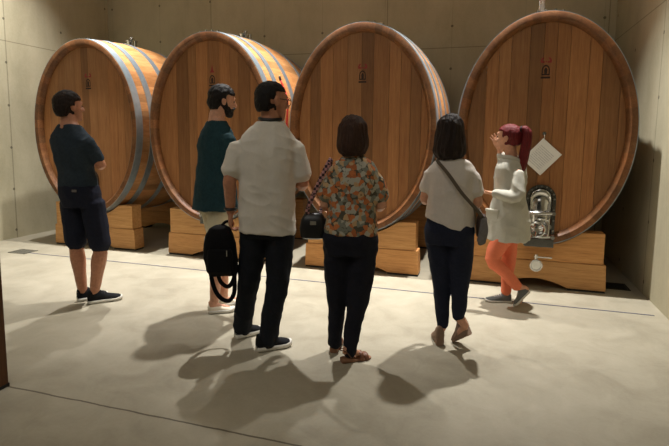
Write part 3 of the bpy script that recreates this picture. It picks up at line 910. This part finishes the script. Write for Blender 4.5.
b = MB(); torso(b, sp, P['psi'], [(0, .160, .120), (.13, .172, .130), (.30, .160, .12), (.4, .16, .12)], 1.0, .002, -.02, .2)
for key in 'LR': limbs_cloth(P, b, 'leg', .90, (.098, .092, .086), key, 'hip', 'kn', 'an')
b.remesh('shorts', M['khaki'], root, .007, 4, wrinkle(.006, seed=5))
shoe(root, P['heelL'], P['toeL'], M['shoe_cream'], M['sole_white'], low=True, ht=.075)
shoe(root, P['heelR'], P['toeR'], M['shoe_cream'], M['sole_white'], low=True, ht=.075)

# ---- man in the white tee, glasses, holding a backpack
P = dict(skin=M['skin_tan'], head=(.080, .0, 1.690), hpsi=64, hpitch=-3, psi=8, hk=1.08,
         spine=[(.045, 0, .80), (.045, 0, .95), (.045, 0, 1.15), (.045, 0, 1.35), (.066, .0, 1.588)],
         shL=(-.135, .02, 1.388), elL=(-.205, -.02, 1.165), wrL=(-.205, .02, .935), handL=((-.03, .02, -1), (.9, .1, 0), dict(curl=48, thumb_out=25)), hsL=1,
         shR=(.230, -.02, 1.383), elR=(.285, -.02, 1.135), wrR=(.20, .23, 1.17), handR=((-.5, .8, .15), (-.6, -.4, 0)),
         hipL=(-.045, .02, .83), knL=(-.085, .06, .45), anL=(-.140, .15, .10), heelL=(-.185, .125, 0), toeL=(-.005, .235, 0),
         hipR=(.135, -.02, .83), knR=(.110, -.04, .44), anR=(.040, -.09, .09), heelR=(-.035, -.115, 0), toeR=(.205, -.035, 0),
         )
root, Mh, sp = person((-1.48, -2.02), -25.7, 'man in loose white t-shirt, dark trousers and glasses, seen from behind', P)
hair_shell(Mh, -.066, .062, 86, .006, 1.08, top=.008, side_z=.014).remesh('hair', M['hair_black'], root, .005, 1, lambda p: .004 * noise.noise(p * 40))
gl = MB()
for s_ in (-1, 1):
    gl.tube([Mh @ (V(s_ * .086, -.01, .014)), Mh @ (V(s_ * .082, .05, .014)), Mh @ (V(s_ * .068, .105, .012))], .0028, 6)
    gl.torus(Mh @ V(s_ * .036, .110, .004), Mh.to_3x3() @ V(0, 1, 0), .024, .0026, 20, 6)
gl.tube([Mh @ V(-.013, .114, .008), Mh @ V(.013, .114, .008)], .0026, 6)
gl.build('glasses', M['black'], root)
b = MB(); torso(b, sp, P['psi'], [(0, .198, .150), (.2, .196, .150), (.42, .196, .148), (.58, .204, .146), (.70, .208, .140), (.80, .198, .124), (.86, .168, .104), (.92, .124, .088), (.97, .090, .080), (1.0, .076, .076)], 1.0, 0.0, .0, .965, slant=.01)
for key in 'LR': limbs_cloth(P, b, 'arm', .77, (.074, .079, .080), key)
b.remesh('t_shirt', M['tee_white'], root, .007, 16, wrinkle(.013, seed=7))
b = MB(); torso(b, sp, P['psi'], [(0, .180, .130), (.13, .188, .138), (.30, .175, .13), (.4, .17, .12)], 1.0, .0, -.03, .18)
for key in 'LR': b.tube([V(*P['hip' + key]), V(*P['hip' + key]).lerp(V(*P['kn' + key]), .5), V(*P['kn' + key]), V(*P['kn' + key]).lerp(V(*P['an' + key]), .5), V(*P['an' + key]) + V(0, 0, -.04)], (.108, .096, .083, .074, .068), 18)
b.remesh('trousers', M['trouser_dark'], root, .007, 4, wrinkle(.013, seed=8))
cb = MB(); cb.torus(V(*P['spine'][-1]) + V(0, 0, -.012), (0, -.15, 1), .071, .012, 28, 8); cb.build('neck_strap', M['black'], root)
wb = MB(); wb.torus(V(-.205, .018, .965), (0, 0, 1), .034, .011, 24, 8); wb.build('wristband', M['black'], root)
shoe(root, P['heelL'], P['toeL'], M['shoe_black'], M['sole_white'], sole_t=.040)
shoe(root, P['heelR'], P['toeR'], M['shoe_black'], M['sole_white'], sole_t=.040, lace=M['black'])
BASE3 = Matrix.Translation((-1.48, -2.02, 0)) @ rz(-25.7)

# ---- backpack in his left hand
bp = thing('backpack', BASE3 @ V(-.275, .03, .50), R(25.7), 'black backpack hanging from the left hand of the man in white', 'backpack')
b = MB(); rings = []
for z, w, d, xo in ((.0, .085, .05, .02), (.03, .108, .075, .015), (.12, .115, .082, .0), (.22, .112, .08, -.005), (.29, .098, .070, -.008), (.335, .070, .050, -.005), (.352, .035, .028, 0)):
    rings.append([V(xo + w * math.copysign(abs(math.cos(2*math.pi*j/24)) ** .7, math.cos(2*math.pi*j/24)), d * math.copysign(abs(math.sin(2*math.pi*j/24)) ** .7, math.sin(2*math.pi*j/24)), z) for j in range(24)])
b.loft(rings).remesh('body', M['bag_black'], bp, .007, 3, wrinkle(.008, seed=11))
b = MB(); rings = []
for z, w, d in ((.03, .07, .02), (.05, .085, .04), (.14, .088, .045), (.19, .080, .03), (.20, .07, .01)):
    rings.append([V(w * math.copysign(abs(math.cos(2*math.pi*j/20)) ** .6, math.cos(2*math.pi*j/20)), -.075 + d * math.copysign(abs(math.sin(2*math.pi*j/20)) ** .6, math.sin(2*math.pi*j/20)), z) for j in range(20)])
b.loft(rings).build('front_pocket', M['bag_black'], bp)
MB().tube([(.0, 0, .335), (.03, 0, .37), (.06, -.01, .378), (.075, 0, .35), (.07, 0, .32)], .010, 8).build('handle', M['bag_black'], bp)
for y, pts in ((.07, [(-.06, .06, .28), (-.085, .075, .10), (-.065, .08, -.08), (-.02, .07, -.175), (.045, .06, -.205), (.085, .055, -.14), (.085, .05, .0), (.06, .05, .05)]), (-.05, [(.06, -.03, .28), (.10, -.05, .12), (.09, -.05, -.01), (.05, -.04, -.07), (.0, -.03, -.04), (-.02, -.02, .02)])):
    MB().tube(pts, .016, 10, flat=.35, smooth=5).build('shoulder_strap', M['bag_black'], bp)
MB().box((.045, -.122, .16), (.051, -.116, .20)).build('zip_pull', M['steel'], bp)

# ---- woman in the floral blouse
P = dict(skin=M['skin'], fem=True, head=(.018, .01, 1.470), hpsi=2, hpitch=-2, psi=4, hk=.98,
         spine=[(.012, 0, .72), (.012, 0, .82), (.017, 0, 1.0), (.025, 0, 1.18), (.025, .0, 1.345)],
         shL=(-.104, .0, 1.215), elL=(-.152, .0, 1.02), wrL=(-.12, .20, .985), handL=((.3, .8, .05), (.6, -.2, -.6)),
         shR=(.160, .0, 1.208), elR=(.205, -.01, 1.015), wrR=(.13, .20, 1.06), handR=((-.4, .8, .2), (-.5, -.3, 0)),
         hipL=(-.07, .01, .76), knL=(-.070, .03, .42), anL=(-.085, .05, .095), heelL=(-.092, .03, .03), toeL=(-.06, .22, .02),
         hipR=(.098, -.01, .76), knR=(.070, -.02, .42), anR=(.015, -.09, .095), heelR=(-.032, -.115, .035), toeR=(.135, -.035, .02), foot_lift=.0)
root, Mh, sp = person((-.86, -2.0), -15.5, 'woman with a dark bob in orange floral blouse and dark trousers, seen from behind', P)
hair_shell(Mh, -.135, .060, 128, .020, .98, flare=.010, top=.014, taper=.06).remesh('hair', M['hair_brown'], root, .006, 2, lambda p: .009 * noise.noise(V(p.x * 55, p.y * 55, p.z * 9)))
b = MB(); torso(b, sp, P['psi'], [(0, .182, .145), (.22, .180, .142), (.42, .160, .125), (.55, .158, .122), (.72, .166, .124), (.84, .166, .108), (.92, .135, .088), (1.0, .068, .064)], 1.0, .0, .18, .99, slant=.006)
for key in 'LR': limbs_cloth(P, b, 'arm', .70, (.056, .070, .074), key)
b.remesh('blouse', M['floral'], root, .007, 16, wrinkle(.011, seed=13))
b = MB(); b.torus(V(*P['spine'][-1]) + V(0, .0, -.003), (0, .1, 1), .058, .014, 24, 8); b.build('collar', M['floral'], root)
b = MB(); torso(b, sp, P['psi'], [(0, .172, .128), (.13, .186, .142), (.30, .165, .125), (.4, .16, .12)], 1.0, .0, -.03, .3)
for key in 'LR': b.tube([V(*P['hip' + key]), V(*P['hip' + key]).lerp(V(*P['kn' + key]), .5), V(*P['kn' + key]), V(*P['kn' + key]).lerp(V(*P['an' + key]), .5), V(*P['an' + key]) + V(0, 0, -.04)], (.100, .095, .078, .060, .050), 18)
b.remesh('trousers', M['jeans_black'], root, .007, 4, wrinkle(.011, seed=14))
def wedge(parent, heel, toe, hh, mat, strap_mat, hw=.038, boot=False, upper=None):
    """wedge soled shoe: heel/toe are the ground contact points"""
    h, t_ = V(*heel), V(*toe); d = t_ - h; L = d.length; d.normalize(); s_ = V(d.y, -d.x, 0).normalized(); u = s_.cross(d)
    if u.z < 0: u = -u
    b = MB(); rings = []
    for a, w, z in ((-.02, .6, hh), (.06, .82, hh), (.3, .78, hh * .85), (.5, .84, hh * .5), (.72, 1.0, .016), (.9, .86, .014), (1.0, .4, .012)):
        c = h + d * (a * L)
        ring = []
        for j in range(14):
            an = 2 * math.pi * j / 14; x, y = math.cos(an), math.sin(an)
            ring.append(c + s_ * (hw * w * math.copysign(abs(x) ** .6, x)) + u * (z * .5 * (1 + math.copysign(abs(y) ** .4, y))))
        rings.append(ring)
    so = b.loft(rings).build('shoe', mat, parent, angle=60)
    if upper:
        b = MB(); rings = []
        for a, w, z0, z1 in ((-.04, .55, hh - .005, hh + .075), (.06, .84, hh - .005, hh + .085), (.25, .86, hh * .85, hh + .07), (.42, .9, hh * .55, hh * .6 + .06), (.62, 1.0, .02, .068), (.82, .98, .013, .045), (.97, .6, .012, .03)):
            c = h + d * (a * L)
            rings.append([c + s_ * (hw * w * math.cos(math.pi * j / 13)) + u * (z0 + (z1 - z0) * max(0.0, math.sin(math.pi * j / 13)) ** .7) for j in range(14)])
        b.loft(rings).build('upper', upper, so, angle=70)
    else:
        b = MB()
        for a, z in ((.62, .058), (.80, .042)):
            c = h + d * (a * L)
            b.tube([c - s_ * hw * 1.02 + u * .012, c - s_ * hw * .7 + u * z * .85, c + u * z, c + s_ * hw * .7 + u * z * .85, c + s_ * hw * 1.02 + u * .012], .014, 8, flat=.3, smooth=4, ref=tuple(u))
        c = h + d * (.06 * L)
        b.tube([c - s_ * hw * .9 + u * hh + d * .04, c - s_ * hw * .8 + u * (hh + .05), c - d * .03 + u * (hh + .055), c + s_ * hw * .8 + u * (hh + .05), c + s_ * hw * .9 + u * hh + d * .04], .009, 8, flat=.4, smooth=4)
        b.build('sandal_strap', strap_mat, so)
    return so
wedge(root, (-.092, .03, 0), (-.06, .24, 0), .035, M['cork'], M['leather_brown'])
wedge(root, (-.032, -.115, 0), (.155, -.028, 0), .035, M['cork'], M['leather_brown'])
BASE4 = Matrix.Translation((-.86, -2.0, 0)) @ rz(-15.5)
pu = thing('handbag', BASE4 @ V(-.232, .02, .79), R(15.5), 'black handbag on a patterned strap hanging at the side of the floral blouse', 'handbag')
b = MB(); rings = []
for z, w, d in ((0, .055, .03), (.012, .085, .05), (.07, .092, .055), (.13, .082, .045), (.165, .06, .028), (.172, .045, .015)):
    rings.append([V(w * math.copysign(abs(math.cos(2*math.pi*j/22)) ** .7, math.cos(2*math.pi*j/22)), d * math.copysign(abs(math.sin(2*math.pi*j/22)) ** .7, math.sin(2*math.pi*j/22)), z) for j in range(22)])
b.loft(rings).build('body', M['bag_leather'], pu)
MB().tube([(-.04, -.02, .165), (-.03, -.035, .22), (.03, -.06, .36), (.085, -.062, .48), (.108, -.02, .522), (.11, .02, .515), (.09, .085, .42), (.05, .06, .2), (.04, .01, .165)], .015, 10, flat=.3, smooth=6, ref=(0, 1, 0)).build('strap', M['strap_pattern'], pu)
for x in (-.04, .04): MB().torus((x, 0, .172), (0, 1, 0), .014, .003, 16, 6).build('strap_ring', M['steel'], pu)
MB().box((-.02, -.052, .10), (.02, -.044, .125)).build('clasp', M['steel'], pu)

# ---- woman in the white top with crossed ankles
P = dict(skin=M['skin'], fem=True, head=(.008, .02, 1.495), hpsi=8, hpitch=-4, psi=4, hk=.98, table=[(0, .135, .10), (.13, .160, .115), (.38, .120, .086), (.55, .130, .092), (.72, .146, .108), (.86, .142, .092), (.94, .105, .074), (1.0, .055, .054)],
         spine=[(.025, 0, .75), (.025, 0, .86), (.022, 0, 1.04), (.025, 0, 1.2), (.02, .0, 1.335)],
         shL=(-.110, .0, 1.212), elL=(-.150, .02, 1.03), wrL=(-.08, .22, 1.05), handL=((.5, .8, .1), (.6, -.3, 0)),
         shR=(.160, .0, 1.205), elR=(.205, .0, 1.02), wrR=(.13, .21, 1.06), handR=((-.5, .8, .1), (-.6, -.3, 0)),
         hipL=(-.05, .01, .79), knL=(-.018, .02, .46), anL=(.002, -.005, .135), heelL=(-.012, -.045, .07), toeL=(-.045, .13, .01),
         hipR=(.105, -.01, .79), knR=(.110, -.02, .47), anR=(.105, -.055, .225), heelR=(.160, -.060, .15), toeR=(.085, .05, .02), foot_lift=-.01,
         leg=(.076, .068, .048, .050, .042, .032))
root, Mh, sp = person((-.27, -1.6), -4.4, 'woman with long dark hair in white top and jeans, one ankle crossed behind', P)
hair_shell(Mh, -.190, .060, 128, .020, .98, flare=.016, top=.014, taper=.05).remesh('hair', M['hair_dark'], root, .006, 2, lambda p: .010 * noise.noise(V(p.x * 50, p.y * 50, p.z * 7)))
b = MB(); torso(b, sp, P['psi'], [(0, .178, .142), (.18, .174, .138), (.42, .158, .122), (.55, .156, .118), (.72, .162, .120), (.84, .162, .104), (.92, .135, .086), (1.0, .078, .068)], 1.0, .0, .185, .975, slant=.052)
for key in 'LR': limbs_cloth(P, b, 'arm', .60, (.054, .064, .064), key)
b.remesh('top', M['tee_cream'], root, .007, 16, wrinkle(.013, seed=17))
b = MB(); torso(b, sp, P['psi'], [(0, .165, .122), (.13, .176, .134), (.30, .155, .118), (.4, .15, .11)], 1.0, .0, -.03, .32)
for key in 'LR': b.tube([V(*P['hip' + key]), V(*P['hip' + key]).lerp(V(*P['kn' + key]), .5), V(*P['kn' + key]), V(*P['kn' + key]).lerp(V(*P['an' + key]), .5), V(*P['an' + key]) + V(0, 0, -.005)], (.096, .086, .066, .056, .042), 18)
b.remesh('jeans', M['jeans'], root, .007, 4, wrinkle(.009, seed=18))
wedge(root, (-.012, -.045, 0), (-.05, .145, 0), .065, M['suede'], M['suede'], upper=M['suede'])
wedge(root, (.188, -.055, .105), (.085, .055, 0), .065, M['suede'], M['suede'], upper=M['suede'])
BASE5 = Matrix.Translation((-.27, -1.6, 0)) @ rz(-4.4)
cbg = thing('crossbody_bag', BASE5 @ V(.225, .0, .79), R(4.4), 'dark brown crossbody bag at the right hip of the woman in the white top', 'handbag')
b = MB(); rings = []
for z, w, d in ((0, .025, .06), (.01, .034, .085), (.07, .038, .09), (.13, .034, .082), (.15, .022, .07)):
    rings.append([V(.012 + w * math.copysign(abs(math.cos(2*math.pi*j/20)) ** .7, math.cos(2*math.pi*j/20)), d * math.copysign(abs(math.sin(2*math.pi*j/20)) ** .7, math.sin(2*math.pi*j/20)), z) for j in range(20)])
b.loft(rings).build('body', M['brown_bag'], cbg)
MB().tube([(.01, -.07, .145), (-.03, -.125, .20), (-.13, -.152, .31), (-.22, -.142, .43), (-.288, -.090, .505), (-.30, .0, .52), (-.27, .09, .49), (-.15, .16, .33), (-.02, .13, .19), (.01, .07, .145)], .012, 10, flat=.25, smooth=6, ref=(0, 1, 0)).build('strap', M['strap_grey'], cbg)
MB().tube([(.02, -.09, .13), (.02, -.10, .06), (.008, -.10, -.01), (.0, -.095, -.03)], [.02, .030, .030, .018], 12, flat=.5).build('side_pouch', M['grey_mesh'], cbg)

# ---- guide: red ponytail, pale jacket, orange trousers
P = dict(skin=M['skin'], fem=True, head=(-.055, .0, 1.468), hpsi=-72, hpitch=4, psi=-58, hk=.99, arm_k=.95,
         spine=[(-.02, 0, .72), (-.02, 0, .84), (-.02, 0, 1.02), (-.015, 0, 1.18), (-.025, .0, 1.315)],
         shL=(.045, -.115, 1.175), elL=(.035, -.19, .975), wrL=(-.155, -.17, 1.000), handL=((-1, .05, .10), (.1, -.05, 1), dict(curl=10, thumb_out=45)), hsL=1,
         shR=(-.075, .115, 1.175), elR=(-.050, .27, 1.10), wrR=(-.130, .17, 1.375), handR=((-.42, -.05, 1), (-.4, -.8, .1), dict(curl=10, spread=9, thumb_out=55)), hsR=1,
         hipL=(.01, -.07, .76), knL=(-.135, -.11, .42), anL=(.085, -.09, .185), heelL=(.165, -.085, .14), toeL=(.085, -.08, .0),
         hipR=(-.03, .06, .76), knR=(.0, .05, .43), anR=(-.012, .03, .09), heelR=(.030, .04, 0), toeR=(-.18, -.015, 0),
         leg=(.070, .062, .046, .048, .040, .030), foot_lift=.0)
root, Mh, sp = person((.20, -.5), 2.5, 'guide with a red ponytail, pale jacket and orange trousers, raising one hand', P)
hair_shell(Mh, -.06, .062, 112, .010, .99, top=.006, side_z=.01).remesh('hair', M['hair_red'], root, .005, 2, lambda p: .003 * noise.noise(p * 40))
pn = MB(); pn.tube([Mh @ V(0, -.095, .075), Mh @ V(0, -.135, .082), Mh @ V(.0, -.158, .04), Mh @ V(0, -.155, -.06), Mh @ V(0, -.145, -.20), Mh @ V(0, -.13, -.32), Mh @ V(0, -.12, -.385)], [.028, .034, .040, .044, .040, .028, .010], 14)
pn.remesh('ponytail', M['hair_red'], root, .006, 2, lambda p: .006 * noise.noise(V(p.x * 50, p.y * 50, p.z * 7)))
MB().torus(Mh @ V(0, -.106, .078), Mh.to_3x3() @ V(0, -1, .1), .026, .009, 20, 8).build('hair_tie', M['black'], root)
b = MB(); torso(b, sp, P['psi'], [(-.3, .190, .185), (0, .182, .178), (.2, .170, .155), (.42, .152, .128), (.55, .152, .122), (.72, .160, .122), (.84, .162, .112), (.91, .138, .098), (.96, .100, .086), (1.0, .074, .074)], 1.0, .0, -.245, .98)
for key in 'L': b.tube([V(*P['shL']), V(*P['shL']).lerp(V(*P['elL']), .5), V(*P['elL']), V(*P['elL']).lerp(V(*P['wrL']), .5), V(*P['elL']).lerp(V(*P['wrL']), .92)], (.056, .058, .056, .050, .044), 16)
for key in 'R': b.tube([V(*P['shR']), V(*P['shR']).lerp(V(*P['elR']), .5), V(*P['elR']), V(*P['elR']).lerp(V(*P['wrR']), .5), V(*P['elR']).lerp(V(*P['wrR']), .8)], (.054, .056, .054, .048, .042), 16)
ct = b.remesh('jacket', M['coat'], root, .007, 16, wrinkle(.016, seed=21))
b = MB(); nb = V(*P['spine'][-1])
b.tube([nb + V(-.07, -.05, -.005), nb + V(.0, -.085, -.02), nb + V(.075, -.035, -.05), nb + V(.085, .03, -.05), nb + V(.02, .085, -.015), nb + V(-.06, .07, .0)], [.018, .026, .034, .034, .026, .018], 12, smooth=5)
b.remesh('hood', M['coat'], root, .007, 3, wrinkle(.006, seed=22))
r_ = V(math.cos(R(-58)), -math.sin(R(-58)), 0); f_ = V(math.sin(R(-58)), math.cos(R(-58)), 0)
pm = Matrix.Translation(V(-.02, 0, .80) - r_ * .158 + f_ * .045) @ Matrix.Rotation(R(-32), 4, 'Z') 
MB().box((-.07, -.016, -.055), (.05, .01, .04), mat=pm).build('pocket', M['coat'], ct, bevel=.006)
MB().box((-.075, -.022, .03), (.055, .01, .055), mat=pm).build('pocket_flap', M['coat'], ct, bevel=.006)
b = MB(); torso(b, sp, P['psi'], [(0, .140, .105), (.13, .150, .115), (.30, .14, .11), (.4, .14, .1)], 1.0, .0, -.03, .2)
for key in 'LR': b.tube([V(*P['hip' + key]), V(*P['hip' + key]).lerp(V(*P['kn' + key]), .5), V(*P['kn' + key]), V(*P['kn' + key]).lerp(V(*P['an' + key]), .5), V(*P['an' + key]) + V(0, 0, -.005)], (.090, .084, .068, .056, .044), 18)
b.remesh('trousers', M['orange'], root, .007, 4, wrinkle(.009, seed=23))
shoe(root, (.190, -.085, .150), (.070, -.085, 0), M['shoe_grey'], M['sole_white'], hw=.040, ht=.078, sole_t=.022, lace=M['sole_white'])
shoe(root, (.035, .04, 0), (-.19, -.02, 0), M['shoe_grey'], M['sole_white'], hw=.040, ht=.078, sole_t=.022, lace=M['sole_white'])
